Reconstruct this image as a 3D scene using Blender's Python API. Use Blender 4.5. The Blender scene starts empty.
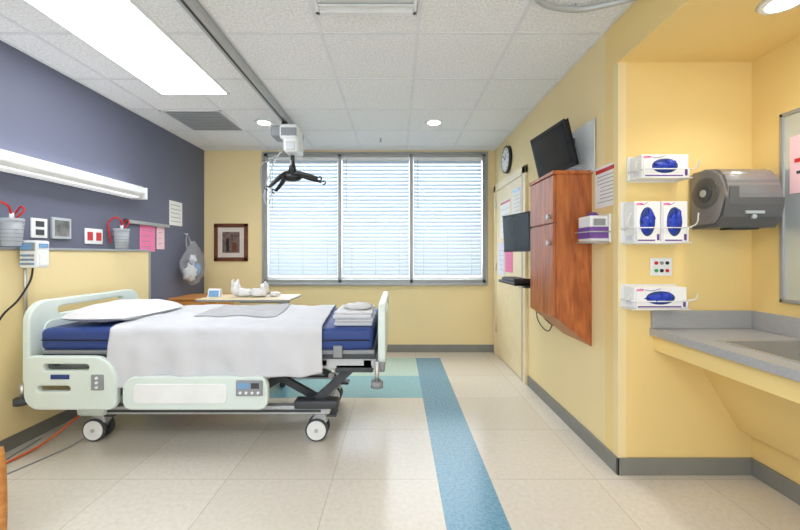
import bpy, bmesh, math, random
from mathutils import Vector, Matrix, noise
random.seed(4)
D=bpy.data
scene=bpy.context.scene
scene.view_settings.view_transform='Standard'
scene.view_settings.look='None'
scene.view_settings.exposure=0.12

def lin(c):
    return tuple(((v/255)/12.92 if v/255<=0.04045 else ((v/255+0.055)/1.055)**2.4) for v in c)+(1,)
# ---------------- materials
def mat(name,c,rough=0.5,metal=0.0,var=0.04,nscale=8,bump=0.0,bscale=60,emit=0,ecol=None,trans=0,alpha=1.0,coat=0,spec=0.5):
    m=D.materials.new(name); m.use_nodes=True
    nt=m.node_tree; b=nt.nodes['Principled BSDF']
    col=lin(c)
    b.inputs['Roughness'].default_value=rough
    b.inputs['Metallic'].default_value=metal
    b.inputs['Transmission Weight'].default_value=trans
    b.inputs['Alpha'].default_value=alpha
    b.inputs['Coat Weight'].default_value=coat
    b.inputs['Specular IOR Level'].default_value=spec
    tc=nt.nodes.new('ShaderNodeTexCoord')
    n=nt.nodes.new('ShaderNodeTexNoise'); n.inputs['Scale'].default_value=nscale; n.inputs['Detail'].default_value=3
    nt.links.new(tc.outputs['Object'],n.inputs['Vector'])
    r=nt.nodes.new('ShaderNodeValToRGB')
    r.color_ramp.elements[0].position=0.3; r.color_ramp.elements[1].position=0.7
    r.color_ramp.elements[0].color=tuple(max(0,x*(1-var)) for x in col[:3])+(1,)
    r.color_ramp.elements[1].color=tuple(min(1,x*(1+var)) for x in col[:3])+(1,)
    nt.links.new(n.outputs['Fac'],r.inputs['Fac']); nt.links.new(r.outputs['Color'],b.inputs['Base Color'])
    if bump>0:
        n2=nt.nodes.new('ShaderNodeTexNoise'); n2.inputs['Scale'].default_value=bscale; n2.inputs['Detail'].default_value=4
        nt.links.new(tc.outputs['Object'],n2.inputs['Vector'])
        bp=nt.nodes.new('ShaderNodeBump'); bp.inputs['Strength'].default_value=bump; bp.inputs['Distance'].default_value=0.01
        nt.links.new(n2.outputs['Fac'],bp.inputs['Height']); nt.links.new(bp.outputs['Normal'],b.inputs['Normal'])
    if emit>0:
        b.inputs['Emission Color'].default_value=lin(ecol or c); b.inputs['Emission Strength'].default_value=emit
    return m
def wood(name,c1,c2,scale=3,axis='Z',rough=0.35):
    m=mat(name,c1,rough)
    nt=m.node_tree; b=nt.nodes['Principled BSDF']
    tc=nt.nodes.new('ShaderNodeTexCoord'); mp=nt.nodes.new('ShaderNodeMapping')
    s=[9,9,9]; s['XYZ'.index(axis)]=1.2
    mp.inputs['Scale'].default_value=s
    n=nt.nodes.new('ShaderNodeTexNoise'); n.inputs['Scale'].default_value=scale; n.inputs['Detail'].default_value=6; n.inputs['Distortion'].default_value=1.2
    r=nt.nodes.new('ShaderNodeValToRGB'); r.color_ramp.elements[0].color=lin(c1); r.color_ramp.elements[1].color=lin(c2)
    r.color_ramp.elements[0].position=0.35; r.color_ramp.elements[1].position=0.68
    nt.links.new(tc.outputs['Object'],mp.inputs['Vector']); nt.links.new(mp.outputs['Vector'],n.inputs['Vector'])
    nt.links.new(n.outputs['Fac'],r.inputs['Fac']); nt.links.new(r.outputs['Color'],b.inputs['Base Color'])
    return m

M={}
M['yellow']=mat('wall_yellow_paint',(241,220,167),0.6,bump=0.05,bscale=200,var=0.015,nscale=2)
M['yellow2']=mat('alcove_yellow_paint',(242,213,143),0.55,bump=0.05,bscale=200,var=0.015,nscale=2)
M['slate']=mat('accent_slate_paint',(102,106,126),0.6,bump=0.05,bscale=200,var=0.02,nscale=2)
M['base']=mat('vinyl_base_grey',(132,132,126),0.5)
M['ceil']=mat('acoustic_tile',(243,244,246),0.9,bump=0.5,bscale=90,var=0.16,nscale=70)
M['tbar']=mat('ceiling_tbar',(230,231,233),0.5)
M['white']=mat('white_plastic',(236,238,238),0.4)
M['whitep']=mat('white_paper',(240,240,238),0.8,var=0.01)
M['black']=mat('black_plastic',(24,25,28),0.4)
M['dark']=mat('dark_grey_plastic',(62,65,70),0.45)
M['grey']=mat('grey_plastic',(142,146,150),0.45)
M['lgrey']=mat('light_grey_metal',(188,192,194),0.35,metal=0.3)
M['steel']=mat('stainless_steel',(205,205,203),0.3,metal=0.8,bump=0.05)
M['alu']=mat('aluminium_frame',(165,168,168),0.4,metal=0.4)
M['bedp']=mat('bed_pale_green_plastic',(218,230,224),0.35,var=0.015)
M['navy']=mat('navy_vinyl_mattress',(34,62,128),0.5,bump=0.15,bscale=40)
M['sheet']=mat('white_cotton_sheet',(210,211,216),0.85,bump=0.3,bscale=180,var=0.02)
M['patchgrey']=mat('blanket_patch_grey',(182,183,186),0.9,bump=0.3,bscale=180)
M['pillow']=mat('pillow_cotton',(220,220,221),0.85,bump=0.25,bscale=90,var=0.02)
M['cherry']=wood('cherry_wood',(150,78,38),(196,114,60),2.2)
M['orangew']=wood('honey_wood',(190,122,58),(216,152,84),2.5,'X')
M['maple']=wood('maple_laminate',(222,206,172),(236,222,192),2.0,'X')
M['frame']=wood('picture_frame_wood',(92,50,28),(124,70,40),3,'X')
M['red']=mat('red_tubing',(200,32,36),0.35)
M['pink']=mat('pink_paper',(240,130,175),0.8)
M['lpink']=mat('pale_pink_paper',(244,205,214),0.8)
M['lilac']=mat('pale_lilac_card',(222,222,236),0.7)
M['blue']=mat('blue_nitrile',(30,60,180),0.45,bump=0.3,bscale=30)
M['purple']=mat('purple_card',(110,72,150),0.6)
M['screen']=mat('glossy_screen',(40,46,54),0.12)
M['lcd']=mat('lcd_display',(110,150,190),0.2,emit=0.2)
M['smoke']=mat('smoky_grey_plastic',(126,122,120),0.15,coat=0.6)
M['smoked']=mat('smoky_dark_plastic',(92,90,88),0.25)
M['lam']=mat('grey_laminate',(172,172,173),0.3,var=0.06,nscale=90)
M['orange']=mat('orange_cable',(214,104,48),0.45)
M['teal']=mat('teal_vinyl',(54,120,120),0.45)
M['green']=mat('green_plastic',(50,160,80),0.4)
M['cream']=mat('cream_door',(236,220,180),0.45)
M['vent']=mat('return_grille',(172,174,176),0.6)
M['photo']=mat('photo_print',(120,120,118),0.5,var=0.5,nscale=14)
M['art']=mat('art_print',(110,90,84),0.5,var=0.6,nscale=22)
M['matb']=mat('art_matboard',(214,206,196),0.8)
M['lamp']=mat('fluorescent_diffuser',(255,255,255),0.5,emit=11.5,ecol=(246,250,255))
M['lampw']=mat('wall_lamp_diffuser',(250,250,250),0.5,emit=0.35,ecol=(255,255,255))
M['fillup']=mat('added_ceiling_fill',(250,250,250),0.5,emit=2.5,ecol=(250,252,255))  # glow added on the fixture's unseen top to brighten the ceiling
M['lampd']=mat('downlight_lens',(255,255,255),0.5,emit=14,ecol=(255,250,238))
M['glassb']=mat('glass_marker_board',(214,220,222),0.08)
M['mirror']=mat('mirror_glass',(206,216,222),0.06,metal=0.5)

def translucent(name,c,tc,amount,alpha=1.0):
    m=D.materials.new(name); m.use_nodes=True; nt=m.node_tree
    for n in list(nt.nodes): nt.nodes.remove(n)
    out=nt.nodes.new('ShaderNodeOutputMaterial')
    d=nt.nodes.new('ShaderNodeBsdfDiffuse'); d.inputs['Color'].default_value=lin(c)
    t=nt.nodes.new('ShaderNodeBsdfTranslucent'); t.inputs['Color'].default_value=lin(tc)
    mx=nt.nodes.new('ShaderNodeMixShader'); mx.inputs[0].default_value=amount
    nt.links.new(d.outputs[0],mx.inputs[1]); nt.links.new(t.outputs[0],mx.inputs[2])
    nt.links.new(mx.outputs[0],out.inputs[0]); return m
M['slat']=translucent('blind_slat',(222,231,238),(200,222,238),0.12)
def clear(name,c,fac,rough=0.1):
    m=D.materials.new(name); m.use_nodes=True; nt=m.node_tree
    for n in list(nt.nodes): nt.nodes.remove(n)
    out=nt.nodes.new('ShaderNodeOutputMaterial')
    t=nt.nodes.new('ShaderNodeBsdfTransparent')
    p=nt.nodes.new('ShaderNodeBsdfPrincipled'); p.inputs['Base Color'].default_value=lin(c); p.inputs['Roughness'].default_value=rough
    mx=nt.nodes.new('ShaderNodeMixShader'); mx.inputs[0].default_value=fac
    nt.links.new(t.outputs[0],mx.inputs[1]); nt.links.new(p.outputs[0],mx.inputs[2])
    nt.links.new(mx.outputs[0],out.inputs[0])
    return m
M['clear']=clear('clear_plastic',(225,232,236),0.38)
M['bag']=clear('clear_bag_film',(240,244,250),0.17,0.06)
nt=M['bag'].node_tree; _p=[n for n in nt.nodes if n.type=='BSDF_PRINCIPLED'][0]; _p.inputs['Specular IOR Level'].default_value=1.0
_n=nt.nodes.new('ShaderNodeTexNoise'); _n.inputs['Scale'].default_value=22; _n.inputs['Detail'].default_value=3
_b=nt.nodes.new('ShaderNodeBump'); _b.inputs['Strength'].default_value=1.0; _b.inputs['Distance'].default_value=.03
nt.links.new(_n.outputs['Fac'],_b.inputs['Height']); nt.links.new(_b.outputs['Normal'],_p.inputs['Normal'])
M['pane']=clear('window_glass',(225,240,245),0.06,0.02)

def floor_mat():
    m=D.materials.new('vinyl_tile_floor'); m.use_nodes=True; nt=m.node_tree; b=nt.nodes['Principled BSDF']
    L=nt.links.new
    def math_(op,a,b_=None,c_=None):
        n=nt.nodes.new('ShaderNodeMath'); n.operation=op
        for i,v in enumerate((a,b_,c_)):
            if v is None: continue
            if isinstance(v,(int,float)): n.inputs[i].default_value=v
            else: L(v,n.inputs[i])
        return n.outputs[0]
    g=nt.nodes.new('ShaderNodeNewGeometry'); s=nt.nodes.new('ShaderNodeSeparateXYZ'); L(g.outputs['Position'],s.inputs[0])
    X,Y=s.outputs[0],s.outputs[1]
    right=math_('GREATER_THAN',X,0.40)
    xs=math_('SUBTRACT',X,math_('MULTIPLY_ADD',right,0.305,0.235))
    def line(v,w,t=0.0022):
        u=math_('DIVIDE',v,w); f=math_('FRACT',u)
        d=math_('MULTIPLY',math_('MINIMUM',f,math_('SUBTRACT',1.0,f)),w)
        return math_('LESS_THAN',d,t)
    TW=0.61
    ys=math_('ADD',Y,60*TW-3.36+0.0)
    xs2=math_('ADD',xs,60*TW)
    gl=math_('MAXIMUM',line(xs2,TW),line(ys,TW))
    def inr(v,a,c): return math_('MULTIPLY',math_('GREATER_THAN',v,a),math_('LESS_THAN',v,c))
    v_strip=math_('MULTIPLY',inr(X,0.235,0.54),math_('LESS_THAN',Y,4.66))
    h_strip=math_('MULTIPLY',inr(Y,3.36,3.97),inr(X,-2.6,0.236))
    g_area=math_('MULTIPLY',inr(Y,3.97,4.66),inr(X,-2.6,0.236))
    def ramp(c1,c2,sc):
        n=nt.nodes.new('ShaderNodeTexNoise'); n.inputs['Scale'].default_value=sc; n.inputs['Detail'].default_value=5
        L(g.outputs['Position'],n.inputs['Vector'])
        r=nt.nodes.new('ShaderNodeValToRGB'); r.color_ramp.elements[0].position=0.35; r.color_ramp.elements[1].position=0.65
        r.color_ramp.elements[0].color=lin(c1); r.color_ramp.elements[1].color=lin(c2)
        L(n.outputs['Fac'],r.inputs['Fac']); return r.outputs['Color']
    cx=math_('FLOOR',math_('DIVIDE',xs2,TW)); cy=math_('FLOOR',math_('DIVIDE',ys,TW))
    cmb=nt.nodes.new('ShaderNodeCombineXYZ'); L(cx,cmb.inputs[0]); L(cy,cmb.inputs[1])
    wn=nt.nodes.new('ShaderNodeTexWhiteNoise'); L(cmb.outputs[0],wn.inputs['Vector'])
    base=ramp((215,208,196),(224,218,207),40)
    blue=ramp((92,142,170),(120,166,190),60)
    teal=ramp((124,176,190),(146,194,204),60)
    pale=ramp((170,200,192),(190,214,206),60)
    def mix(f,a,b_):
        n=nt.nodes.new('ShaderNodeMix'); n.data_type='RGBA'
        if isinstance(f,(int,float)): n.inputs['Factor'].default_value=f
        else: L(f,n.inputs['Factor'])
        if isinstance(a,tuple): n.inputs[6].default_value=a
        else: L(a,n.inputs[6])
        if isinstance(b_,tuple): n.inputs[7].default_value=b_
        else: L(b_,n.inputs[7])
        return n.outputs[2]
    base=mix(math_('MULTIPLY',wn.outputs['Value'],0.4),base,lin((204,195,179)))
    base=mix(math_('MULTIPLY',gl,0.5),base,lin((150,140,124)))
    c=mix(g_area,base,pale); c=mix(h_strip,c,teal); c=mix(v_strip,c,blue)
    L(c,b.inputs['Base Color'])
    b.inputs['Roughness'].default_value=0.2; b.inputs['Specular IOR Level'].default_value=0.55
    n=nt.nodes.new('ShaderNodeTexNoise'); n.inputs['Scale'].default_value=5
    L(g.outputs['Position'],n.inputs['Vector'])
    bp=nt.nodes.new('ShaderNodeBump'); bp.inputs['Strength'].default_value=0.04; bp.inputs['Distance'].default_value=0.02
    L(n.outputs['Fac'],bp.inputs['Height']); L(bp.outputs['Normal'],b.inputs['Normal'])
    return m
M['floor']=floor_mat()

# ---------------- builder
def smoothpts(pts,n=6,closed=False):
    P=[Vector(p) for p in pts]; out=[]
    N=len(P); rng=N if closed else N-1
    for i in range(rng):
        p1=P[i]; p2=P[(i+1)%N]
        p0=P[(i-1)%N] if closed or i>0 else p1*2-p2
        p3=P[(i+2)%N] if closed or i+2<N else p2*2-p1
        for k in range(n):
            t=k/n
            out.append(0.5*((2*p1)+(-p0+p2)*t+(2*p0-5*p1+4*p2-p3)*t*t+(-p0+3*p1-3*p2+p3)*t**3))
    if not closed: out.append(P[-1])
    return out
class B:
    def __init__(s,name,center=True):
        s.name=name; s.bm=bmesh.new(); s.mats=[]; s.center=center
    def mi(s,m):
        m=M[m]
        if m not in s.mats: s.mats.append(m)
        return s.mats.index(m)
    def add(s,tb,m,smooth=False,mx=None):
        i=s.mi(m)
        for f in tb.faces: f.material_index=i; f.smooth=smooth
        if mx is not None: bmesh.ops.transform(tb,matrix=mx,verts=tb.verts)
        bmesh.ops.recalc_face_normals(tb,faces=tb.faces)
        me=D.meshes.new('t'); tb.to_mesh(me); tb.free(); s.bm.from_mesh(me); D.meshes.remove(me)
    def box(s,x0,x1,y0,y1,z0,z1,m,bev=0,mx=None,seg=2):
        t=bmesh.new(); bmesh.ops.create_cube(t,size=1)
        for v in t.verts:
            v.co=Vector(((x0+x1)/2+v.co.x*abs(x1-x0),(y0+y1)/2+v.co.y*abs(y1-y0),(z0+z1)/2+v.co.z*abs(z1-z0)))
        if bev>0: bmesh.ops.bevel(t,geom=t.edges[:],offset=bev,segments=seg,affect='EDGES',profile=0.5)
        s.add(t,m,bev>0.012,mx); return s
    def obox(s,c,u,v,w,m,bev=0): # oriented box by half vectors
        c,u,v,w=map(Vector,(c,u,v,w)); t=bmesh.new(); bmesh.ops.create_cube(t,size=2)
        for q in t.verts: q.co=c+u*q.co.x+v*q.co.y+w*q.co.z
        if bev>0: bmesh.ops.bevel(t,geom=t.edges[:],offset=bev,segments=2,affect='EDGES')
        s.add(t,m); return s
    def cyl(s,p0,p1,r,m,r2=None,seg=20,caps=True):
        p0=Vector(p0);p1=Vector(p1);d=p1-p0; t=bmesh.new()
        bmesh.ops.create_cone(t,cap_ends=caps,segments=seg,radius1=r,radius2=r if r2 is None else r2,depth=d.length)
        q=Vector((0,0,1)).rotation_difference(d.normalized()).to_matrix().to_4x4()
        mx=Matrix.Translation((p0+p1)/2)@q
        i=s.mi(m)
        bmesh.ops.transform(t,matrix=mx,verts=t.verts)
        for f in t.faces: f.material_index=i; f.smooth=len(f.verts)==4
        me=D.meshes.new('t'); t.to_mesh(me); t.free(); s.bm.from_mesh(me); D.meshes.remove(me); return s
    def tube(s,pts,r,m,n=6,closed=False,seg=8,smooth=True):
        P=smoothpts(pts,n,closed) if smooth else [Vector(p) for p in pts]
        t=bmesh.new(); rings=[]; N=len(P); up=None
        for i,p in enumerate(P):
            a=P[i-1] if (i>0 or closed) else p; b=P[(i+1)%N] if (i<N-1 or closed) else p
            d=(b-a); d=d.normalized() if d.length>1e-9 else Vector((0,0,1))
            if up is None: up=d.orthogonal().normalized()
            up=(up-d*up.dot(d)); up=up.normalized() if up.length>1e-6 else d.orthogonal().normalized()
            sd=d.cross(up)
            rr=r if isinstance(r,(int,float)) else r[0]+(r[1]-r[0])*i/(N-1)
            rings.append([t.verts.new(p+(up*math.cos(k*2*math.pi/seg)+sd*math.sin(k*2*math.pi/seg))*rr) for k in range(seg)])
        for i in range(N if closed else N-1):
            A=rings[i];C=rings[(i+1)%N]
            for k in range(seg): t.faces.new((A[k],A[(k+1)%seg],C[(k+1)%seg],C[k]))
        if not closed: t.faces.new(rings[0][::-1]); t.faces.new(rings[-1])
        s.add(t,m,True); return s
    def prism(s,pts,axis,a,b,m,bev=0):
        t=bmesh.new()
        def co(p,h):
            return {'X':(h,p[0],p[1]),'Y':(p[0],h,p[1]),'Z':(p[0],p[1],h)}[axis]
        A=[t.verts.new(co(p,a)) for p in pts]; C=[t.verts.new(co(p,b)) for p in pts]
        n=len(pts); t.faces.new(A); t.faces.new(C[::-1])
        for i in range(n): t.faces.new((A[i],A[(i+1)%n],C[(i+1)%n],C[i]))
        if bev: bmesh.ops.bevel(t,geom=t.edges[:],offset=bev,segments=2,affect='EDGES')
        s.add(t,m); return s
    def panel(s,outline,holes,th,bev,m,mx):
        """2D rounded outline with holes, curve-extruded; local XY plane -> mx"""
        cu=D.curves.new('c','CURVE'); cu.dimensions='2D'; cu.fill_mode='BOTH'; cu.extrude=max(th/2-bev,0.0005); cu.bevel_depth=bev; cu.bevel_resolution=2; cu.offset=-bev
        for poly in [outline]+holes:
            sp=cu.splines.new('POLY'); sp.points.add(len(poly)-1); sp.use_cyclic_u=True
            for i,p in enumerate(poly): sp.points[i].co=(p[0],p[1],0,1)
        ob=D.objects.new('c',cu); scene.collection.objects.link(ob)
        bpy.context.view_layer.update()
        me=D.meshes.new_from_object(ob.evaluated_get(bpy.context.evaluated_depsgraph_get()))
        t=bmesh.new(); t.from_mesh(me); D.meshes.remove(me); D.objects.remove(ob); D.curves.remove(cu)
        s.add(t,m,False,mx); return s
    def blob(s,c,sc,m,amp=0.0,freq=6,sub=3,mx=None):
        t=bmesh.new(); bmesh.ops.create_icosphere(t,subdivisions=sub,radius=1)
        for v in t.verts:
            d=1+amp*noise.noise(v.co*freq*0.3+Vector(c)*7)
            v.co=Vector((v.co.x*sc[0]*d,v.co.y*sc[1]*d,v.co.z*sc[2]*d))
        if mx is not None: bmesh.ops.transform(t,matrix=mx,verts=t.verts)
        for v in t.verts: v.co+=Vector(c)
        s.add(t,m,True); return s
    def surf(s,fn,nu,nv,m,th=0.0):
        t=bmesh.new(); V=[[t.verts.new(fn(i/nu,j/nv)) for j in range(nv+1)] for i in range(nu+1)]
        for i in range(nu):
            for j in range(nv): t.faces.new((V[i][j],V[i+1][j],V[i+1][j+1],V[i][j+1]))
        if th:
            bmesh.ops.recalc_face_normals(t,faces=t.faces)
            bmesh.ops.solidify(t,geom=t.faces[:],thickness=th)
        s.add(t,m,True); return s
    def done(s):
        me=D.meshes.new(s.name)
        bb=[v.co for v in s.bm.verts]
        if s.center:
            mn=Vector([min(v[i] for v in bb) for i in range(3)]); mx=Vector([max(v[i] for v in bb) for i in range(3)])
            c=Vector(((mn.x+mx.x)/2,(mn.y+mx.y)/2,mn.z))
            bmesh.ops.translate(s.bm,vec=-c,verts=s.bm.verts)
        else: c=Vector((0,0,0))
        s.bm.to_mesh(me); s.bm.free()
        for m in s.mats: me.materials.append(m)
        o=D.objects.new(s.name,me); o.location=c; scene.collection.objects.link(o); return o
def rrect(x0,x1,y0,y1,r,n=6):
    if isinstance(r,(int,float)): r=[r]*4
    pts=[]
    for (cx,cy,a0,rr) in ((x1-r[0],y1-r[0],0,r[0]),(x0+r[1],y1-r[1],90,r[1]),(x0+r[2],y0+r[2],180,r[2]),(x1-r[3],y0+r[3],270,r[3])):
        for k in range(n+1):
            a=math.radians(a0+90*k/n); pts.append((cx+rr*math.cos(a),cy+rr*math.sin(a)))
    return pts
# panel matrices: local x -> world axis, local y -> Z
def mxYZ(x): return Matrix(((0,0,1,x),(1,0,0,0),(0,1,0,0),(0,0,0,1)))
def mxXZ(y): return Matrix(((1,0,0,0),(0,0,-1,y),(0,1,0,0),(0,0,0,1)))

XL,XR,YB,H=-2.58,1.31,4.95,2.70
YA,XA,HS=2.19,2.10,2.44
YR=-1.8
# ---------------- shell
B('floor',False).box(XL-.15,XA+.15,YR,YB+.15,-0.1,0,'floor').done()
c=B('ceiling',False); c.box(XL-.15,XA+.15,YR,YB+.15,H,H+0.1,'ceil')
gx=[-2.31,-1.70,-1.09,-0.48,0.13,0.74]; gy=[4.17-0.61*k for k in range(-1,10)]
for x in gx: c.box(x-.012,x+.012,YR,YB,H-.004,H+.01,'tbar')
for y in gy: c.box(XL,XR,y-.012,y+.012,H-.0035,H+.01,'tbar')
c.box(XL,XL+.022,YR,YB,H-.005,H+.01,'tbar'); c.box(XL,XR,YB-.022,YB,H-.005,H+.01,'tbar'); c.box(XR-.022,XR,YR,YB,H-.005,H+.01,'tbar')
c.done()
WX0,WX1,WZ0,WZ1=-1.78,1.19,0.92,2.655
w=B('wall_back',False)
w.box(XL-.15,WX0,YB,YB+.15,0,H,'yellow').box(WX1,XR+.15,YB,YB+.15,0,H,'yellow').box(WX0,WX1,YB,YB+.15,0,WZ0,'yellow').box(WX0,WX1,YB,YB+.15,WZ1,H,'yellow').done()
B('wall_left',False).box(XL-.15,XL,YR,YB,0,H,'slate').done()
B('wall_right',False).box(XR,XR+.15,YA+.14,YB,0,H,'yellow').done()
B('wall_alcove_back',False).box(XR,XA+.15,YA,YA+.14,0,H,'yellow2').done()
B('wall_alcove_right',False).box(XA,XA+.15,YR,YA,0,H,'yellow2').done()
B('wall_soffit',False).box(XR,XA,YR,YA,HS,H,'yellow2').done()
B('baseboard_back').box(XL+.015,XR-.015,YB-.015,YB,0,.1,'base',.003).done()
B('baseboard_left').box(XL,XL+.014,YR,3.0,0,.1,'base',.003).box(XL,XL+.014,3.0,YB,0,.1,'base',.003).done()
b=B('baseboard_right'); b.box(XR-.014,XR,YA-.014,3.68,0,.1,'base',.003); b.box(XR-.014,XR,4.92,YB-.016,0,.1,'base',.003); b.done()
B('baseboard_alcove').box(XR-.014,XA,YA-.014,YA,0,.1,'base',.003).box(XA-.014,XA,YR,YA-.016,0,.1,'base',.003).done()
B('trim_corner_guard').prism([(XR-.004,YA-.004),(XR+.045,YA-.004),(XR+.045,YA),(XR,YA),(XR,YA+.045),(XR-.004,YA+.045)],'Z',.1,HS-.001,'yellow').done()
# headwall panel
h=B('headwall_panel'); h.box(XL,XL+.03,0.6,3.80,.1,1.33,'yellow',.003)
h.box(XL,XL+.04,0.6,3.82,1.33,1.35,'alu',.003).box(XL,XL+.04,3.80,3.82,.1,1.33,'alu',.003).done()
# window
w=B('window_1'); y0,y1=YB-.015,YB+.12
fr='alu'
for x in (WX0,-.79+.0,.17,WX1-.045): w.box(x,x+.045,y0+.02,y1,WZ0,WZ1,fr,.004)
w.box(WX0,WX1,y0+.02,y1,WZ0,WZ0+.05,fr,.004).box(WX0,WX1,y0+.02,y1,WZ1-.045,WZ1,fr,.004)
w.box(WX0-.02,WX1+.02,YB-.04,YB+.03,WZ0-.03,WZ0+.005,fr,.004)
w.box(WX0-.025,WX0,YB-.012,YB,WZ0,WZ1+.02,fr).box(WX1,WX1+.025,YB-.012,YB,WZ0,WZ1+.02,fr).box(WX0,WX1,YB-.012,YB,WZ1,WZ1+.02,fr)
w.box(WX0+.04,WX1-.04,YB+.1,YB+.104,WZ0+.04,WZ1-.04,'pane').done()
for (a,bq) in ((WX0+.05,-.795),(-.74,.165),(.22,WX1-.05)):
    bl=B('window_blind'); bl.box(a,bq,YB+.012,YB+.06,WZ1-.09,WZ1-.045,'white',.004)
    z=WZ1-.11
    while z>WZ0+.09:
        u=Vector(((bq-a)/2-.004,0,0)); ang=math.radians(56)
        v=Vector((0,math.cos(ang),math.sin(ang)))*.0275
        bl.obox(((a+bq)/2,YB+.036,z),u,v,v.cross(u).normalized()*.0008,'slat'); z-=.050
    bl.box(a,bq,YB+.02,YB+.05,WZ0+.055,WZ0+.08,'white',.004)
    for q in (.15,.5,.85): bl.cyl((a+(bq-a)*q,YB+.018,WZ0+.07),(a+(bq-a)*q,YB+.018,WZ1-.07),.002,'white',seg=6)
    bl.cyl((a+.06,YB+.008,WZ1-.08),(a+.06,YB+.006,WZ1-.75),.004,'clear',seg=8)
    bl.done()
# door in right wall
d=B('door_1')
d.box(XR-.03,XR,3.70,3.79,0,2.20,'cream',.004).box(XR-.03,XR,4.81,4.90,0,2.20,'cream',.004).box(XR-.03,XR,3.70,4.90,2.12,2.21,'cream',.004)
d.box(XR-.033,XR,3.775,3.795,0,2.13,'alu')
d.box(XR-.02,XR,3.79,4.81,.01,2.12,'cream',.002)
d.cyl((XR-.02,3.87,1.0),(XR-.07,3.87,1.0),.012,'steel').cyl((XR-.065,3.87,1.0),(XR-.065,3.99,1.0),.01,'steel').box(XR-.028,XR-.019,3.84,3.90,.95,1.07,'steel',.003)
for z in (.3,1.1,1.9): d.cyl((XR-.026,4.80,z),(XR-.026,4.80,z+.1),.008,'steel')
d.done()
# ---------------- ceiling devices
def troffer(x0,x1,y0,y1):
    t=B('ceiling_troffer_light'); t.box(x0-.02,x1+.02,y0-.02,y0,H-.012,H,'white').box(x0-.02,x1+.02,y1,y1+.02,H-.012,H,'white').box(x0-.02,x0,y0,y1,H-.012,H,'white').box(x1,x1+.02,y0,y1,H-.012,H,'white')
    t.box(x0,x1,y0,y1,H-.008,H,'lamp').done()
troffer(-2.03,-1.47,2.00,3.20)
troffer(-.5,.1,-.9,.3)  # out of view, added as fill light from behind the camera
troffer(-2.03,-1.47,-1.0,.2)  # second unseen panel, also added for fill
v=B('air_return_grille'); v.box(-2.28,-1.72,3.59,4.15,H-.006,H,'vent')
for k in range(12):
    y=3.62+k*.044; v.box(-2.25,-1.75,y,y+.012,H-.012,H-.005,'grey')
v.box(-2.30,-1.70,3.57,3.59,H-.012,H,'white').box(-2.30,-1.70,4.15,4.17,H-.012,H,'white').box(-2.30,-2.28,3.57,4.17,H-.012,H,'white').box(-1.72,-1.70,3.57,4.17,H-.012,H,'white').done()
v=B('ceiling_air_diffuser'); v.box(-.46,.11,1.53,2.12,H-.01,H,'white')
for k in range(9):
    y=1.57+k*.058; v.obox((-.175,y+.02,H-.018),(.26,0,0),(0,.018,.008),(0,-.0008,.002),'white')
v.box(-.46,.11,2.10,2.12,H-.025,H,'white').box(-.46,.11,1.53,1.55,H-.025,H,'white').box(-.46,-.44,1.53,2.12,H-.025,H,'white').box(.09,.11,1.53,2.12,H-.025,H,'white').done()
for (x,y,z) in ((-1.40,3.9,H),(.39,3.9,H),(1.74,1.66,HS)):
    o=B('recessed_downlight')
    o.cyl((x,y,z-.012),(x,y,z),.085,'white',r2=.095,seg=32).cyl((x,y,z-.0135),(x,y,z-.01),.064,'lampd',seg=32).done()
    L=D.lights.new('downlight_beam','SPOT'); L.energy=30 if z==H else 26; L.spot_size=math.radians(130); L.spot_blend=.9; L.shadow_soft_size=.07; L.color=(1,.95,.86)
    lo=D.objects.new('downlight_beam',L); lo.location=(x,y,z-.03); scene.collection.objects.link(lo)
o=B('sprinkler_head'); o.cyl((-.2,4.45,H-.01),(-.2,4.45,H),.03,'white').cyl((-.2,4.45,H-.04),(-.2,4.45,H-.01),.008,'steel').cyl((-.2,4.45,H-.044),(-.2,4.45,H-.04),.018,'steel').done()
# curtain track top right
B('curtain_track').tube([(.55,1.0,H-.03),(.58,1.5,H-.03),(.66,1.84,H-.03),(.80,2.02,H-.03),(1.0,2.07,H-.03),(1.15,2.03,H-.03),(1.295,1.96,H-.03)],.016,'lgrey',seg=8).cyl((1.0,2.07,H-.03),(1.0,2.07,H),.008,'lgrey').cyl((.58,1.5,H-.03),(.58,1.5,H),.008,'lgrey').done()
# patient lift
l=B('patient_ceiling_lift'); RX=-1.13
l.box(RX-.04,RX+.04,YR,4.3,H-.012,H-.003,'lgrey').box(RX-.032,RX+.032,YR,4.3,H-.065,H-.01,'lgrey',.004).box(RX-.008,RX+.008,YR,4.3,H-.067,H-.062,'dark')
l.box(RX-.04,RX+.04,4.3,4.32,H-.07,H-.003,'grey',.004)
my=3.72
l.cyl((RX,my,H-.16),(RX,my,H-.06),.03,'dark')
l.box(RX-.02,RX+.16,my-.12,my+.12,H-.27,H-.12,'white',.03,seg=4).box(RX+.0,RX+.15,my-.123,my-.11,H-.24,H-.16,'grey',.004)
l.box(RX-.11,RX+.02,my-.1,my+.1,H-.24,H-.13,'grey',.02,seg=3)
l.box(RX+.02,RX+.17,my-.13,my+.1,H-.40,H-.25,'white',.03,seg=4).box(RX+.05,RX+.14,my-.134,my-.12,H-.38,H-.30,'lgrey',.004)
hx=RX+.08; hz=2.07
l.box(hx-.02,hx+.02,my-.004,my+.004,hz+.10,H-.38,'black')
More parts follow.
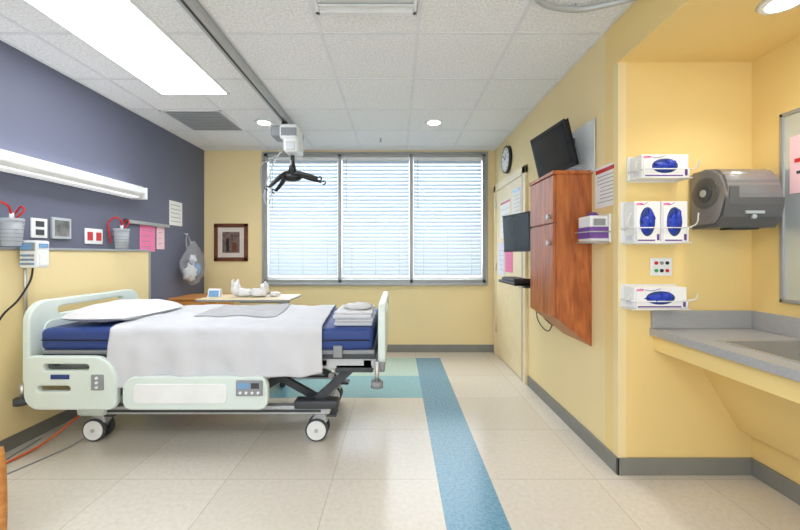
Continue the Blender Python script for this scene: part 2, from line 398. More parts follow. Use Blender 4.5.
# cast hub: tapered neck widening into the cross arms
l.cyl((hx,my,hz+.02),(hx,my,hz+.17),.055,'black',r2=.018)
l.blob((hx,my,hz+.01),(.10,.06,.045),'black',sub=3)
for sx,sy in ((-1,-1),(-1,1),(1,-1),(1,1)):
    dz=.10 if sx<0 else .01
    rx=.20 if sx<0 else .27
    e=(hx+sx*rx,my+sy*.10,hz-.01-dz)
    l.tube([(hx,my,hz+.03),(hx+sx*.07,my+sy*.03,hz+.035),(hx+sx*rx*.65,my+sy*.08,hz+.012-dz*.45),e],(.036,.015),'black')
    l.tube([e,(e[0]+sx*.03,e[1],e[2]+.012),(e[0]+sx*.04,e[1],e[2]-.012),(e[0]+sx*.015,e[1],e[2]-.03)],.007,'black')
l.tube([(hx-.08,my-.1,H-.38),(hx-.18,my-.1,2.14),(hx-.25,my-.1,1.88),(hx-.22,my-.1,1.79),(hx-.18,my-.1,1.88),(hx-.19,my-.1,2.08)],.006,'lgrey')
l.tube([(hx-.04,my-.1,H-.38),(hx-.2,my-.1,2.22),(hx-.28,my-.1,2.16),(hx-.27,my-.1,1.90)],.006,'grey')
l.done()
# wall light left
w=B('wall_light_fixture'); w.prism([(XL,1.84),(XL+.13,1.86),(XL+.15,1.885),(XL+.15,1.90),(XL,1.94)],'Y',1.0,3.58,'white',.004)
w.box(XL+.01,XL+.12,1.05,3.53,1.842,1.853,'lampw').box(XL+.01,XL+.11,1.05,3.53,1.938,1.946,'fillup')  # upper strip is added ceiling fill, hidden from below
w.box(XL,XL+.155,3.58,3.60,1.835,1.948,'white',.004).box(XL,XL+.155,.98,1.0,1.835,1.948,'white',.004).box(XL+.115,XL+.125,1.0,3.58,1.90,1.955,'white').done()

# ---------------- bed
bd=B('hospital_bed')
# headboard
ow=rrect(2.41,3.45,.42,.99,[.13,.13,.06,.06]); hole=rrect(2.62,3.24,.885,.935,.024)
bd.panel(ow,[hole],.05,.012,'bedp',mxYZ(-2.42))
bd.panel(rrect(2.50,3.36,.50,.85,.06),[],.012,.004,'bedp',mxYZ(-2.388))
# footboard
ow=rrect(2.42,3.44,.58,.97,[.11,.11,.05,.05]); hole=rrect(2.64,3.22,.875,.92,.022)
bd.panel(ow,[hole],.05,.012,'bedp',mxYZ(-.10))
bd.panel(rrect(2.43,3.43,.52,.60,.03),[],.06,.01,'grey',mxYZ(-.11))
# deck
bd.box(-2.37,-.14,2.47,3.40,.60,.64,'dark',.01).box(-2.36,-.15,2.46,3.41,.635,.665,'grey',.008)
bd.box(-2.36,-.14,2.50,2.55,.53,.60,'lgrey',.005).box(-2.36,-.14,3.32,3.37,.53,.60,'lgrey',.005)
for x in (-2.3,-1.7,-1.1,-.5,-.2): bd.box(x-.03,x+.03,2.5,3.37,.545,.59,'dark',.005)
# mattress
bd.box(-2.36,-.16,2.44,3.42,.665,.81,'navy',.035,seg=4)
bd.tube([(-2.34,2.436,.735),(-1.2,2.434,.735),(-.18,2.436,.735)],.004,'black',n=2)
bd.box(-.42,-.36,2.43,2.45,.62,.70,'grey',.006)
# base frame
for y in (2.56,3.28):
    bd.box(-2.16,-.46,y-.03,y+.03,.205,.265,'lgrey',.008)
    bd.box(-2.10,-.52,y-.033,y+.033,.222,.240,'dark')
for x in (-2.10,-1.35,-.52): bd.box(x-.03,x+.03,2.56,3.28,.20,.26,'grey',.006)
bd.box(-2.18,-1.98,2.50,3.32,.20,.29,'bedp',.03,seg=3)
# actuators & scissor links
for y in (2.66,3.18):
    bd.obox((-.80,y,.40),(.27,0,-.15),(0,.018,0),(.012,0,.022),'dark',.003)
    bd.obox((-.86,y+.05,.40),(-.25,0,-.15),(0,.018,0),(-.012,0,.022),'dark',.003)
    bd.obox((-1.92,y,.40),(.2,0,-.15),(0,.018,0),(.012,0,.022),'dark',.003)
    bd.cyl((-1.05,y-.03,.55),(-1.05,y+.08,.55),.025,'steel'); bd.cyl((-.56,y-.03,.27),(-.56,y+.08,.27),.025,'steel')
bd.cyl((-1.9,2.92,.27),(-1.35,2.92,.5),.035,'lgrey').cyl((-1.4,2.92,.48),(-1.1,2.92,.58),.02,'steel').box(-1.75,-1.35,2.82,3.02,.27,.44,'dark',.02)
bd.box(-.70,-.40,2.50,2.60,.25,.31,'dark',.015).box(-.42,-.16,2.50,2.60,.50,.56,'dark',.01)
bd.obox((-.42,2.56,.42),(.13,0,.12),(0,.015,0),(-.02,0,.02),'dark',.003)
# casters
for cx in (-2.09,-.54):
    for cy in (2.62,3.26):
        bd.cyl((cx,cy,.15),(cx,cy,.24),.022,'steel')
        bd.panel([(cx-.075,.06),(cx-.07,.13),(cx-.03,.185),(cx+.04,.185),(cx+.05,.13),(cx+.01,.06)],[],.07,.01,'lgrey',mxXZ(cy))
        for s_ in (-1,1):
            bd.cyl((cx-.02,cy+s_*.036-.013,.078),(cx-.02,cy+s_*.036+.013,.078),.078,'dark',seg=28)
            bd.cyl((cx-.02,cy+s_*.052-.003,.078),(cx-.02,cy+s_*.052+.003,.078),.066,'white',seg=24)
        bd.cyl((cx-.02,cy-.06,.078),(cx-.02,cy+.06,.078),.014,'steel',seg=12)
        bd.box(cx+.05,cx+.12,cy-.05,cy+.05,.17,.19,'dark',.006)
# side rails lowered (near & far)
for y,sg in ((2.395,-1),(3.465,1)):
    bd.panel(rrect(-2.40,-1.80,.30,.645,[.16,.05,.10,.06]),[rrect(-2.27,-1.98,.555,.595,.019),rrect(-2.31,-2.10,.42,.455,.016)],.045,.012,'bedp',mxXZ(y))
    bd.panel(rrect(-1.765,-.83,.30,.515,[.07,.09,.06,.06]),[],.045,.012,'bedp',mxXZ(y))
    bd.panel(rrect(-1.69,-1.09,.345,.47,.03),[],.01,.003,'white',mxXZ(y+sg*.024))
    for x in (-2.2,-2.0,-1.6,-1.0): bd.box(x-.02,x+.02,min(y,y-sg*.13),max(y,y-sg*.13),.45,.49,'grey',.004)
yy=2.365
bd.box(-1.03,-.86,yy-.006,yy+.01,.395,.495,'grey',.006)
bd.box(-1.015,-.94,yy-.009,yy,.445,.48,'lcd').box(-.93,-.88,yy-.009,yy,.445,.48,'dark')
for k in range(4): bd.cyl((-1.0+k*.038,yy-.01,.418),(-1.0+k*.038,yy,.418),.009,'white',seg=12)
bd.box(-1.96,-1.88,yy+.002,yy+.01,.43,.53,'grey',.006)
for k in range(3): bd.cyl((-1.92,yy-.005,.45+k*.03),(-1.92,yy+.003,.45+k*.03),.009,'white',seg=12)
bd.box(-2.22,-2.10,yy+.003,yy+.01,.50,.53,'navy',.003)
# corner bumpers
for y in (2.40,3.46):
    bd.cyl((-2.43,y,.33),(-2.43,y,.37),.045,'dark',seg=24).cyl((-2.43,y,.37),(-2.43,y,.46),.014,'steel')
    bd.cyl((-.13,y,.44),(-.13,y,.48),.04,'grey',seg=24).cyl((-.13,y,.46),(-.13,y,.60),.014,'steel')
bd.done()
# blanket
ZT=.824
def btop(X,s):
    n1=noise.noise(Vector((X*3.1,s*3.0,1.2))); n2=noise.noise(Vector((X*9,s*7,4.)))
    return .012*n1+.007*n2+.008*abs(math.sin(X*5+s*3.2))**3+.008
def blanket(u,v):
    X=-1.88+u*1.39; 
    dn=.385-.09*u+.010*math.sin(u*9); top=1.02; df=.2
    Ltot=dn+top+df; s=v*Ltot
    zt=ZT
    n1=noise.noise(Vector((X*3.1,s*3.0,1.2))); n2=noise.noise(Vector((X*9,s*7,4.)))
    if s<dn:
        k=(dn-s); fold=math.sin(X*17+3*n1)*.6+math.sin(X*31+2)*.25
        y=2.418-.010*min(1,k*8)-.022*fold*min(1,k*4)-.010*n2-.010; z=zt-k
        y=min(y,2.424)
        rr=.03
        if k<rr: 
            a=k/rr; y=2.408+.02*(1-a)**2; z=zt-rr*a*a*1.0
        X+=.02*n1*k*3
    elif s<dn+top:
        k=s-dn; y=2.428+k*(3.435-2.428)/top
        wr=btop(X,k)
        z=zt+wr
        if k<.04: z=zt+wr*(k/.04)
    else:
        k=s-dn-top; y=3.44+.008*math.sin(X*15)+.004; z=zt-k
    X-=.08*(y-2.42)*1.0
    X+=.012*noise.noise(Vector((s*4,u*2,9)))
    return (X,y,z)
B('bed_blanket').surf(blanket,110,110,'sheet',.003).done()
def grey_patch(u,v):
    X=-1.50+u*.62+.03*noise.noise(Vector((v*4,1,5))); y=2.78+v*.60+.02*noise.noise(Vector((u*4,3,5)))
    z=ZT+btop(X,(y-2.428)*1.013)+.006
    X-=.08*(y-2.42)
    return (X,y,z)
B('blanket_grey_patch').surf(grey_patch,50,50,'patchgrey',.002).done()  # thin grey layer that follows the blanket's top surface
# pillow
def pil(sign):
    def f(u,v):
        a=u*2-1;b_=v*2-1
        e=(max(0,1-abs(a)**2.6)**.5)*(max(0,1-abs(b_)**2.6)**.5)
        pin=1-.09*(abs(a*b_)**2)
        x=-2.06+.24*b_*pin+.03*a; y=2.84+.34*a*pin
        z=.862+sign*(.085 if sign>0 else .045)*e+ .014*noise.noise(Vector((a*2.5,b_*2.5,3)))*e
        return (x,y,z)
    return f
p=B('pillow'); p.surf(pil(1),40,30,'pillow'); p.surf(pil(-1),40,30,'pillow')
bmesh.ops.remove_doubles(p.bm,verts=p.bm.verts,dist=.0008); p.done()
f=B('folded_linens')
z=.812
for k,(dx,dy,hh) in enumerate(((0,0,.026),(.005,.01,.024),(-.006,-.01,.028),(.0,.015,.02))):
    f.box(-.43+dx,-.17+dx,2.52+dy,2.88+dy,z,z+hh,'pillow' if k%2 else 'sheet',.010,seg=3); z+=hh
f.blob((-.29,2.70,z+.012),(.10,.13,.022),'pillow',.5,8)
f.done()
# cables
B('power_cord').tube([(-2.3,2.7,.14),(-2.38,2.5,.03),(-2.42,2.3,.009),(-2.45,2.1,.009),(-2.3,1.95,.009)],.008,'orange').tube([(-2.1,2.75,.14),(-2.18,2.55,.02),(-2.26,2.3,.006),(-2.35,2.1,.006),(-2.45,2.25,.006),(-2.5,2.6,.01)],.004,'grey').done()
# ---------------- overbed table
t=B('overbed_table')
t.box(-1.94,-1.04,3.56,4.0,.845,.872,'maple',.008).box(-1.945,-1.035,3.555,4.005,.85,.865,'grey',.004)
t.box(-1.2,-1.11,3.75,3.83,.10,.85,'lgrey',.008).box(-1.6,-1.1,3.76,3.82,.81,.845,'grey',.004)
t.box(-1.85,-1.08,3.60,3.66,.06,.10,'lgrey',.006).box(-1.85,-1.08,3.92,3.98,.06,.10,'lgrey',.006).box(-1.2,-1.10,3.6,3.98,.06,.11,'lgrey',.006)
for x in (-1.82,-1.12):
    for y in (3.63,3.95): t.cyl((x,y-.012,.03),(x,y+.012,.03),.03,'dark').cyl((x,y,.03),(x,y,.07),.008,'steel')
t.done()
t=B('towel_animal')
t.blob((-1.55,3.75,.917),(.11,.07,.045),'pillow',.5,8).blob((-1.62,3.72,.957),(.045,.04,.065),'pillow',.3).blob((-1.64,3.70,1.01),(.016,.014,.045),'pillow').blob((-1.60,3.72,1.01),(.016,.014,.045),'pillow')
t.blob((-1.40,3.75,.917),(.1,.06,.045),'pillow',.5,8).blob((-1.34,3.73,.955),(.045,.035,.06),'pillow',.3).blob((-1.32,3.71,1.0),(.014,.014,.04),'pillow').blob((-1.25,3.78,.898),(.06,.05,.022),'pillow',.4).done()
t=B('greeting_card'); t.obox((-1.84,3.72,.915),(.06,.0,0),(0,.012,.042),(0,.002,-.0006),'whitep').obox((-1.84,3.715,.91),(.05,0,0),(0,.01,.03),(0,.002,-.0006),'lcd').obox((-1.84,3.76,.915),(.06,.0,0),(0,-.012,.042),(0,.002,.0006),'whitep').done()
# nightstand
n=B('bedside_cabinet')
n.box(-2.54,-2.04,4.15,4.62,.05,.79,'orangew',.006).box(-2.56,-2.02,4.13,4.64,.79,.815,'orangew',.006)
for k,(a,bb_) in enumerate(((.08,.38),(.40,.58),(.60,.77))): n.box(-2.52,-2.06,4.138,4.152,a,bb_,'orangew',.004).cyl((-2.34,4.12,(a+bb_)/2),(-2.24,4.12,(a+bb_)/2),.006,'steel').cyl((-2.34,4.12,(a+bb_)/2),(-2.34,4.14,(a+bb_)/2),.005,'steel').cyl((-2.24,4.12,(a+bb_)/2),(-2.24,4.14,(a+bb_)/2),.005,'steel')
for x in (-2.5,-2.08):
    for y in (4.2,4.58): n.cyl((x,y,0),(x,y,.055),.025,'dark')
n.done()
# picture
p=B('framed_picture'); a,bb_,z0,z1=-2.44,-1.99,1.215,1.715
p.box(a,bb_,YB-.025,YB,z0,z0+.05,'frame',.005).box(a,bb_,YB-.025,YB,z1-.05,z1,'frame',.005).box(a,a+.05,YB-.025,YB,z0,z1,'frame',.005).box(bb_-.05,bb_,YB-.025,YB,z0,z1,'frame',.005)
p.box(a+.04,bb_-.04,YB-.012,YB,z0+.04,z1-.04,'matb').box(a+.11,bb_-.11,YB-.014,YB-.011,z0+.11,z1-.11,'art').box(a+.16,a+.2,YB-.016,YB-.013,z0+.13,z1-.2,'black').box(a+.24,a+.3,YB-.016,YB-.013,z0+.12,z1-.25,'frame').done()
# ---------------- left wall equipment
def paperL(name,y0,y1,z0,z1,m='whitep',lines=5,x=XL):
    p=B(name); p.box(x,x+.003,y0,y1,z0,z1,m)
    for k in range(lines):
        zz=z1-(k+1)*(z1-z0)/(lines+1); p.box(x+.0025,x+.004,y0+.03,y1-.03-random.random()*.06,zz-.003,zz+.003,'grey')
    p.done()
paperL('mirror_pink_panel',4.19,4.44,1.64,1.92)
paperL('pink_notice',3.71,3.94,1.33,1.60,'pink',4)
paperL('pink_notice',3.97,4.10,1.36,1.60,'lpink',3)
B('notice_rail').box(XL,XL+.03,3.50,4.16,1.60,1.635,'alu',.004).box(XL,XL+.04,3.49,3.51,1.595,1.64,'dark',.003).done()
g=B('wall_outlet'); g.box(XL,XL+.012,2.60,2.72,1.42,1.56,'white',.004).box(XL+.01,XL+.016,2.63,2.69,1.50,1.54,'dark').box(XL+.01,XL+.016,2.63,2.69,1.44,1.48,'dark').done()
g=B('wall_outlet'); g.box(XL,XL+.012,3.05,3.23,1.39,1.52,'white',.004).box(XL+.01,XL+.018,3.07,3.12,1.42,1.49,'red',.002).box(XL+.01,XL+.018,3.16,3.21,1.42,1.49,'red',.002).done()
g=B('framed_photo'); g.box(XL,XL+.02,2.75,2.91,1.42,1.58,'lgrey',.004).box(XL+.018,XL+.023,2.77,2.89,1.44,1.56,'photo').done()
def canister(x,y,z0,z1,r):
    c=B('suction_canister')
    c.cyl((x,y,z0),(x,y,z1-.03),r*.85,'clear',r2=r,seg=28).cyl((x,y,z1-.03),(x,y,z1-.005),r*1.06,'clear',seg=28)
    c.box(XL+.0,x,y-.02,y+.02,z1-.07,z1-.04,'grey').cyl((x,y,z1-.01),(x,y,z1+.03),.012,'white')
    for k in range(5): c.cyl((x,y,z0+.03+k*.025),(x,y,z0+.032+k*.025),r*.97,'dark',seg=28,caps=False)
    c.tube([(x,y,z1+.02),(x+.02,y-.04,z1+.07),(x-.01,y-.07,z1+.09),(XL+.02,y-.08,z1+.04),(XL+.02,y-.07,z1-.05),(XL+.02,y-.05,z0+.05)],.007,'red')
    c.tube([(x,y+.03,z1+.0),(x+.03,y+.05,z1+.05),(x-.0,y+.06,z1+.08),(XL+.02,y+.07,z1+.02)],.006,'red')
    c.done()
canister(-2.50,2.40,1.355,1.54,.06)
canister(-2.50,3.36,1.355,1.54,.06)
p=B('infusion_pump'); pa,pb=-2.53,-2.41
p.box(pa,pb,2.475,2.57,1.21,1.395,'white',.012).box(pa+.01,pb-.01,2.468,2.478,1.325,1.38,'grey',.003).box(pa+.02,pb-.03,2.463,2.471,1.335,1.372,'lcd')
for i in range(4):
    for j in range(3): p.box(pa+.015+i*.024,pa+.031+i*.024,2.466,2.478,1.23+j*.028,1.245+j*.028,'grey' if (i+j)%3 else 'lcd')
p.box(pb-.002,pb+.004,2.49,2.555,1.345,1.375,'lcd').box(pb-.002,pb+.005,2.49,2.555,1.23,1.30,'white',.002)
p.box(-2.55,pa,2.50,2.55,1.25,1.32,'dark',.006)
p.cyl((-2.54,2.53,.8),(-2.54,2.53,1.34),.010,'steel')
p.tube([(-2.46,2.5,1.21),(-2.46,2.48,1.12),(-2.48,2.42,1.0),(-2.5,2.35,.92),(-2.53,2.3,.8)],.006,'black')
p.done()
# plastic bag on hook
b=B('plastic_belongings_bag')
bag=bmesh.new(); bmesh.ops.create_icosphere(bag,subdivisions=5,radius=1)
for v_ in bag.verts:
    q=v_.co.copy(); k=(q.z+1)/2
    wdt=.21*(1-.45*max(0,k-.55)/.45)
    cr=noise.noise(q*4)
    d_=1+.30*noise.noise(q*2.3)+.28*(abs(cr))
    v_.co=Vector((-2.46+q.x*.085*(1-.5*k)*d_,4.47+q.y*wdt*d_,1.20+q.z*.26*(1+.12*cr)))
b.add(bag,'bag',True)
b.blob((-2.47,4.42,1.08),(.05,.09,.09),'pillow',.8,9).blob((-2.46,4.54,1.12),(.04,.05,.08),'lcd',.4).blob((-2.46,4.46,1.24),(.03,.05,.05),'lilac',.6)
b.cyl((XL,4.47,1.55),(XL+.05,4.47,1.55),.006,'steel').tube([(-2.5,4.40,1.38),(-2.53,4.44,1.50),(-2.535,4.47,1.555),(-2.53,4.50,1.50),(-2.5,4.54,1.38)],.01,'bag').done()

# ---------------- right wall
c=B('wall_mounted_chart_cabinet'); cx=1.05; ya,yb=2.486,2.92
pts=[(cx+.018,1.84),(XR,1.84),(XR,.68),(cx+.018,.875)]
c.prism(pts,'Y',ya,yb,'cherry',.003)
c.box(cx-.005,XR,ya-.012,yb+.012,1.84,1.865,'cherry',.004)
c.box(cx,cx+.018,ya+.003,yb-.003,1.515,1.835,'cherry',.003).box(cx,cx+.018,ya+.003,yb-.003,.88,1.505,'cherry',.003)
for z in (1.56,1.38): c.cyl((cx-.012,ya+.06,z),(cx,ya+.06,z),.013,'steel',seg=16).cyl((cx-.02,ya+.06,z),(cx-.012,ya+.06,z),.017,'lgrey',seg=16)
c.done()
def mon(name,corners,th):
    TL,TR,BR,BL=[Vector(q) for q in corners]
    cc=(TL+TR+BR+BL)/4; u=(TR-TL+BR-BL)/4; v=(TL-BL+TR-BR)/4; nrm=u.cross(v).normalized()
    if nrm.x>0: nrm=-nrm
    v=(v-u*(v.dot(u)/u.dot(u)))
    o=B(name); o.obox(cc-nrm*th/2,u,v,nrm*th/2,'black',.006)
    o.obox(cc+nrm*.001,u*.93,v*.9,nrm*.0015,'screen')
    o.obox(cc-nrm*(th+.02),u*.5,v*.5,nrm*.025,'dark',.006)
    return o,cc,nrm
o,cc,nn=mon('wall_television',[(1.055,2.92,2.20),(1.155,2.55,2.23),(1.215,2.55,1.925),(1.125,2.92,1.885)],.035)
e=cc-nn*.05
o.cyl(e,(XR-.04,e.y+.02,e.z),.018,'dark').box(XR-.03,XR,e.y-.05,e.y+.09,e.z-.08,e.z+.08,'dark',.004).done()
o,cc,nn=mon('computer_workstation',[(1.0,3.50,1.66),(1.11,3.10,1.655),(1.125,3.10,1.335),(1.02,3.50,1.33)],.03)
e=cc-nn*.04
o.cyl(e,(XR-.05,3.35,1.47),.018,'dark').box(XR-.05,XR,3.30,3.40,.95,1.68,'dark',.006)
o.box(.97,1.17,3.06,3.54,1.04,1.065,'black',.006).box(.99,1.12,3.10,3.50,1.068,1.09,'dark',.004).box(.97,1.17,3.06,3.08,1.04,1.10,'black',.004)
for i in range(4):
    for j in range(13): o.box(1.0+i*.028,1.021+i*.028,3.11+j*.028,3.131+j*.028,1.088,1.096,'black')
o.box(1.14,XR-.04,3.30,3.38,1.0,1.04,'dark',.004)
o.tube([(XR-.03,3.34,.98),(XR-.05,3.25,.8),(XR-.03,3.05,.72),(XR-.03,2.98,.78),(XR-.02,2.97,.88)],.005,'black').tube([(XR-.03,3.38,.98),(XR-.06,3.3,.74),(XR-.04,3.1,.66),(XR-.02,3.0,.85)],.005,'dark')
o.box(XR-.015,XR,2.94,3.0,.86,.98,'white',.003)
o.done()
g=B('glass_marker_board'); g.box(XR-.014,XR-.008,2.43,3.30,1.85,2.20,'glassb',.002)
for y in (2.47,3.26):
    for z in (1.88,2.17): g.cyl((XR-.02,y,z),(XR,y,z),.012,'steel',seg=14)
g.done()
# clock
k=B('wall_clock'); cy,cz,r=4.36,2.42,.16
k.cyl((XR-.035,cy,cz),(XR,cy,cz),r,'black',seg=40).cyl((XR-.037,cy,cz),(XR-.034,cy,cz),r*.86,'whitep',seg=40)
for i in range(12):
    a=i*math.pi/6; u=Vector((0,math.cos(a),math.sin(a))); s_=Vector((0,-math.sin(a),math.cos(a)))
    k.obox(Vector((XR-.038,cy,cz))+u*r*.75,u*.012,s_*.003,Vector((.001,0,0)),'black')
for a,L_ in ((2.2,.07),(.7,.1)):
    u=Vector((0,math.cos(a),math.sin(a))); s_=Vector((0,-math.sin(a),math.cos(a)))
    k.obox(Vector((XR-.0395,cy,cz))+u*L_/2,u*L_/2,s_*.004,Vector((.001,0,0)),'black')
k.cyl((XR-.042,cy,cz),(XR-.036,cy,cz),.008,'black',seg=12).done()
def paperR(name,y0,y1,z0,z1,m='whitep',lines=5,x=XR,hd=None):
    p=B(name); p.box(x-.003,x,y0,y1,z0,z1,m)
    if hd: p.box(x-.0045,x-.0025,y0+.01,y1-.01,z1-.04,z1-.015,hd)
    for k in range(lines):
        zz=z1-.04-(k+1)*(z1-z0-.05)/(lines+1); p.box(x-.0042,x-.0025,y0+.02,y1-.02-random.random()*.05,zz-.002,zz+.002,'grey')
    p.done()
paperR('mirror_pink_panel',2.215,2.44,1.60,1.86,hd='red',lines=8)
paperR('mirror_pink_panel',3.86,4.12,1.72,2.02,x=XR-.021,hd='lcd')
paperR('mirror_pink_panel',4.20,4.60,1.50,1.95,x=XR-.021,hd='red')
paperR('mirror_pink_panel',4.12,4.40,1.10,1.42,'pink',x=XR-.021)
paperR('mirror_pink_panel',4.45,4.70,1.05,1.45,'lilac',x=XR-.021)
g=B('wipes_dispenser'); 
g.box(1.185,1.295,2.27,2.42,1.385,1.54,'white',.006).box(1.18,1.30,2.263,2.27,1.40,1.47,'purple').box(1.178,1.186,2.28,2.41,1.40,1.47,'purple').box(1.205,1.275,2.262,2.268,1.48,1.52,'grey')
g.blob((1.24,2.34,1.545),(.035,.035,.02),'purple',.4)
g.tube([(1.30,2.26,1.375),(1.175,2.255,1.375),(1.175,2.43,1.375),(1.30,2.43,1.375)],.004,'lgrey',smooth=False).tube([(1.30,2.255,1.44),(1.17,2.255,1.44),(1.17,2.43,1.44),(1.30,2.43,1.44)],.004,'lgrey',smooth=False)
g.box(1.295,1.31,2.26,2.43,1.37,1.55,'white',.003).done()
# glove racks on alcove wall
def rack(x0,x1,z0,z1,boxes,orient):
    g=B('glove_box_holder'); y0=YA-.105
    g.box(x0-.015,x1+.015,YA-.006,YA,z0-.01,z1+.01,'white',.002)
    n=boxes; wd=(x1-x0)/n
    for i in range(n):
        a=x0+i*wd+.003; b_=x0+(i+1)*wd-.003
        g.box(a,b_,y0,YA-.008,z0,z1,'whitep',.002)
        g.box(a+.006,a+.012,y0-.0015,y0,z0+.01,z1-.01,'lilac')
        g.box(b_-.02,b_-.006,y0-.0015,y0,z0+.01,z0+.045,'purple')
        g.box(a+.02,b_-.03,y0-.001,y0,z0+.006,z0+.014,'purple')
        g.box(a+.01,a+.05,y0-.001,y0,z1-.022,z1-.010,'pink')
        g.box(a-.001,a,y0+.02,YA-.03,z0+.015,z0+.04,'lilac')
        cx_=(a+b_)/2; cz_=(z0+z1)/2
        if orient=='h': sc=((b_-a)*.28,.010,(z1-z0)*.32)
        else: sc=((b_-a)*.30,.010,(z1-z0)*.36)
        g.blob((cx_,y0,cz_),(sc[0],.004,sc[2]),'navy',0)
        g.blob((cx_-sc[0]*.15,y0,cz_-sc[2]*.1),(sc[0]*.75,.014,sc[2]*.65),'blue',.6,12)
        g.blob((cx_+sc[0]*.35,y0-.006,cz_+sc[2]*.2),(sc[0]*.40,.014,sc[2]*.6),'blue',.5,10)
        g.tube([(a+.03,y0-.001,z1-.01),(cx_-sc[0]*.6,y0-.001,z1-.02),(cx_,y0-.001,z1-.008)],.0015,'purple')
    for zz in (z0-.004,z0+(z1-z0)*.35):
        g.tube([(x0-.01,YA-.004,zz),(x0-.01,y0-.012,zz),(x1+.01,y0-.012,zz),(x1+.01,YA-.004,zz)],.0035,'white',smooth=False)
    for xx in (x0+.01,x1-.01):
        g.tube([(xx,YA-.02,z0-.004),(xx,y0-.012,z0-.004),(xx,y0-.012,z0+(z1-z0)*.35)],.0035,'white',smooth=False)
    for xx,sg in ((x0-.01,-1),(x1+.01,1)):
        g.tube([(xx,y0+.02,z0+(z1-z0)*.35),(xx+sg*.03,y0-.01,z0+(z1-z0)*.45),(xx+sg*.025,y0-.03,z0+(z1-z0)*.7)],.0035,'white')
    g.done()
rack(1.375,1.645,1.735,1.865,1,'h')
rack(1.335,1.64,1.37,1.60,2,'v')
rack(1.335,1.635,.995,1.115,1,'h')
# outlet with indicators
g=B('nurse_call_station'); x0,x1=1.495,1.62
g.box(x0,x1,YA-.012,YA,1.175,1.28,'white',.004)
for (i,j,m_) in ((0,0,'green'),(1,0,'black'),(2,0,'red'),(0,1,'red'),(1,1,'grey'),(2,1,'black')):
    g.cyl((x0+.03+i*.032,YA-.018,1.205+j*.045),(x0+.03+i*.032,YA-.01,1.205+j*.045),.010,m_,seg=14)
g.done()
# towel dispenser
t=B('paper_towel_dispenser'); a,b_=1.725,2.03
prof=[(YA,1.775),(YA-.12,1.775),(YA-.18,1.765),(YA-.22,1.735),(YA-.245,1.68),(YA-.247,1.61),(YA-.24,1.55),(YA-.22,1.49),(YA-.19,1.455),(YA,1.45)]
t.prism(prof,'X',a,b_,'smoke',.014)
t.prism([(YA-.03,1.445),(YA-.20,1.445),(YA-.236,1.50),(YA-.25,1.565),(YA-.252,1.60),(YA-.24,1.52),(YA-.19,1.462),(YA-.03,1.455)],'X',a-.003,b_+.003,'smoked')
t.box(a+.08,b_-.08,YA-.2,YA-.12,1.435,1.455,'black',.003)
t.cyl((a-.006,YA-.12,1.64),(a+.003,YA-.12,1.64),.085,'smoked',seg=32).cyl((a-.012,YA-.12,1.64),(a-.004,YA-.12,1.64),.05,'dark',seg=32).cyl((a-.016,YA-.12,1.64),(a-.01,YA-.12,1.64),.02,'lgrey',seg=32)
t.cyl(((a+b_)/2,YA-.25,1.50),((a+b_)/2,YA-.23,1.50),.012,'lgrey',seg=16).box((a+b_)/2-.05,(a+b_)/2+.05,YA-.252,YA-.243,1.515,1.53,'lgrey')
t.box(a+.02,a+.07,YA-.252,YA-.242,1.56,1.66,'smoked',.003).done()
# counter with sink
k=B('sink_counter'); ct0,ct1=.835,.865; yF=.55; sx0,sx1,sy0,sy1=1.62,2.0,1.22,1.84
k.box(1.50,sx0,yF,YA,ct0,ct1,'lam').box(sx1,XA,yF,YA,ct0,ct1,'lam').box(sx0,sx1,sy1,YA,ct0,ct1,'lam').box(sx0,sx1,yF,sy0,ct0,ct1,'lam')
k.box(1.495,1.50,yF,YA,ct0-.01,ct1,'lam')
k.box(1.50,XA,YA-.02,YA,ct1,ct1+.105,'lam',.003).box(XA-.02,XA,yF,YA-.02,ct1,ct1+.105,'lam',.003)
k.box(1.52,1.54,yF,YA,.735,ct0,'yellow2').box(1.54,XA,YA-.02,YA,.735,ct0,'yellow2')
k.prism([(1.74,.735),(1.76,.735),(2.06,.30),(XA,.28),(XA,.265),(2.02,.265)],'Y',yF,YA,'yellow2')
k.box(1.54,1.76,yF,YA,.735,.75,'yellow2')
# basin
k.box(sx0,sx1,sy0,sy1,.70,.705,'steel').box(sx0,sx0+.006,sy0,sy1,.70,.868,'steel').box(sx1-.006,sx1,sy0,sy1,.70,.868,'steel').box(sx0,sx1,sy0,sy0+.006,.70,.868,'steel').box(sx0,sx1,sy1-.006,sy1,.70,.868,'steel')
k.box(sx0-.02,sx0+.004,sy0-.02,sy1+.02,ct1,.869,'steel').box(sx1-.004,sx1+.02,sy0-.02,sy1+.02,ct1,.869,'steel').box(sx0,sx1,sy0-.02,sy0+.004,ct1,.869,'steel').box(sx0,sx1,sy1-.004,sy1+.02,ct1,.869,'steel')
k.cyl((1.81,1.53,.705),(1.81,1.53,.709),.04,'dark')
k.tube([(2.04,1.40,.865),(2.04,1.40,1.05),(2.02,1.40,1.14),(1.95,1.40,1.17),(1.88,1.40,1.12),(1.87,1.40,1.06)],.012,'steel')
k.done()
m_=B('wall_mirror'); m_.box(XA-.012,XA-.004,1.22,1.995,1.06,2.04,'mirror')
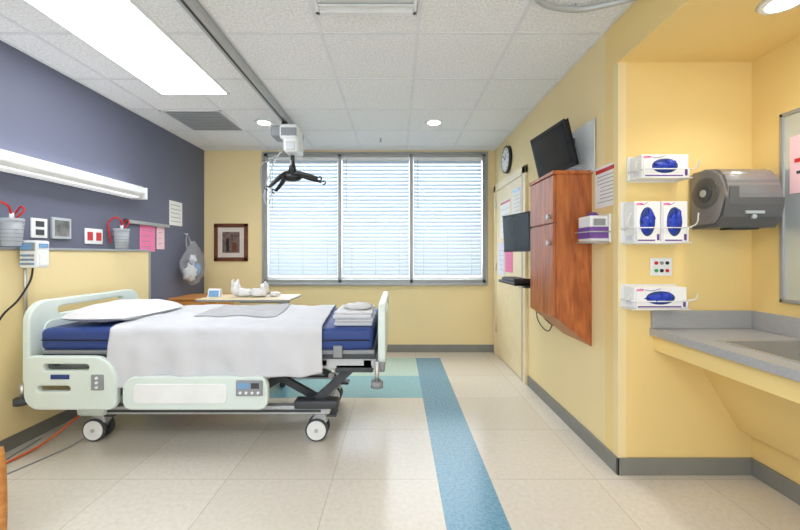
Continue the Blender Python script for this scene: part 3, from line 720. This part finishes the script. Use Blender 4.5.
m_.box(XA-.02,XA,1.995,2.015,1.04,2.06,'alu',.003).box(XA-.02,XA,1.20,1.22,1.04,2.06,'alu',.003).box(XA-.02,XA,1.20,2.015,1.04,1.06,'alu',.003).box(XA-.02,XA,1.20,2.015,2.04,2.06,'alu',.003).done()
g=B('mirror_pink_panel'); g.box(XA-.015,XA-.0125,1.80,1.965,1.62,1.92,'lpink').box(XA-.0165,XA-.0145,1.82,1.94,1.78,1.80,'red').box(XA-.0165,XA-.0145,1.82,1.93,1.72,1.735,'dark').done()  # pale pink panel with red and dark bars on the mirror face

# chair bottom-left, partly out of frame
c=B('armchair'); 
x0,x1,y0,y1=-2.28,-1.70,1.05,1.62
c.box(x0+.03,x1-.02,y0+.03,y1-.03,.44,.53,'teal',.03,seg=3).box(x0,x0+.07,y0+.04,y1-.04,.48,.95,'teal',.025,seg=3)
for y in (y0,y1-.04):
    c.tube([(x1-.02,y+.02,0),(x1-.012,y+.02,.2),(x1-.02,y+.02,.40),(x1-.03,y+.02,.46)],.02,'orangew').tube([(x0+.02,y+.02,0),(x0+.03,y+.02,.45),(x0+.0,y+.02,.95)],.02,'orangew')
    c.box(x0+.02,x1-.03,y,y+.04,.38,.43,'orangew',.006)
c.box(x1-.05,x1-.02,y0,y1,.38,.44,'orangew',.006).box(x0+.01,x0+.04,y0,y1,.38,.44,'orangew',.006).done()

# ---------------- light
W=D.worlds.new('World'); scene.world=W; W.use_nodes=True
bg=W.node_tree.nodes['Background']; bg.inputs['Color'].default_value=(.90,.95,1,1); bg.inputs['Strength'].default_value=2.0
L=D.lights.new('window_daylight','AREA'); L.shape='RECTANGLE'; L.size=3.2; L.size_y=2.0; L.energy=120; L.color=(.84,.92,1)
o=D.objects.new('window_daylight',L); o.location=(-.3,YB+.9,2.1); o.rotation_euler=(math.radians(-82),0,0); scene.collection.objects.link(o)

cam=D.cameras.new('Camera'); cam.sensor_width=36; cam.lens=370/800*36; cam.shift_x=.00375; cam.shift_y=-.0125; cam.clip_start=.05
co=D.objects.new('Camera',cam); co.location=(0,0,1.297); co.rotation_euler=(math.radians(90),0,0); scene.collection.objects.link(co); scene.camera=co
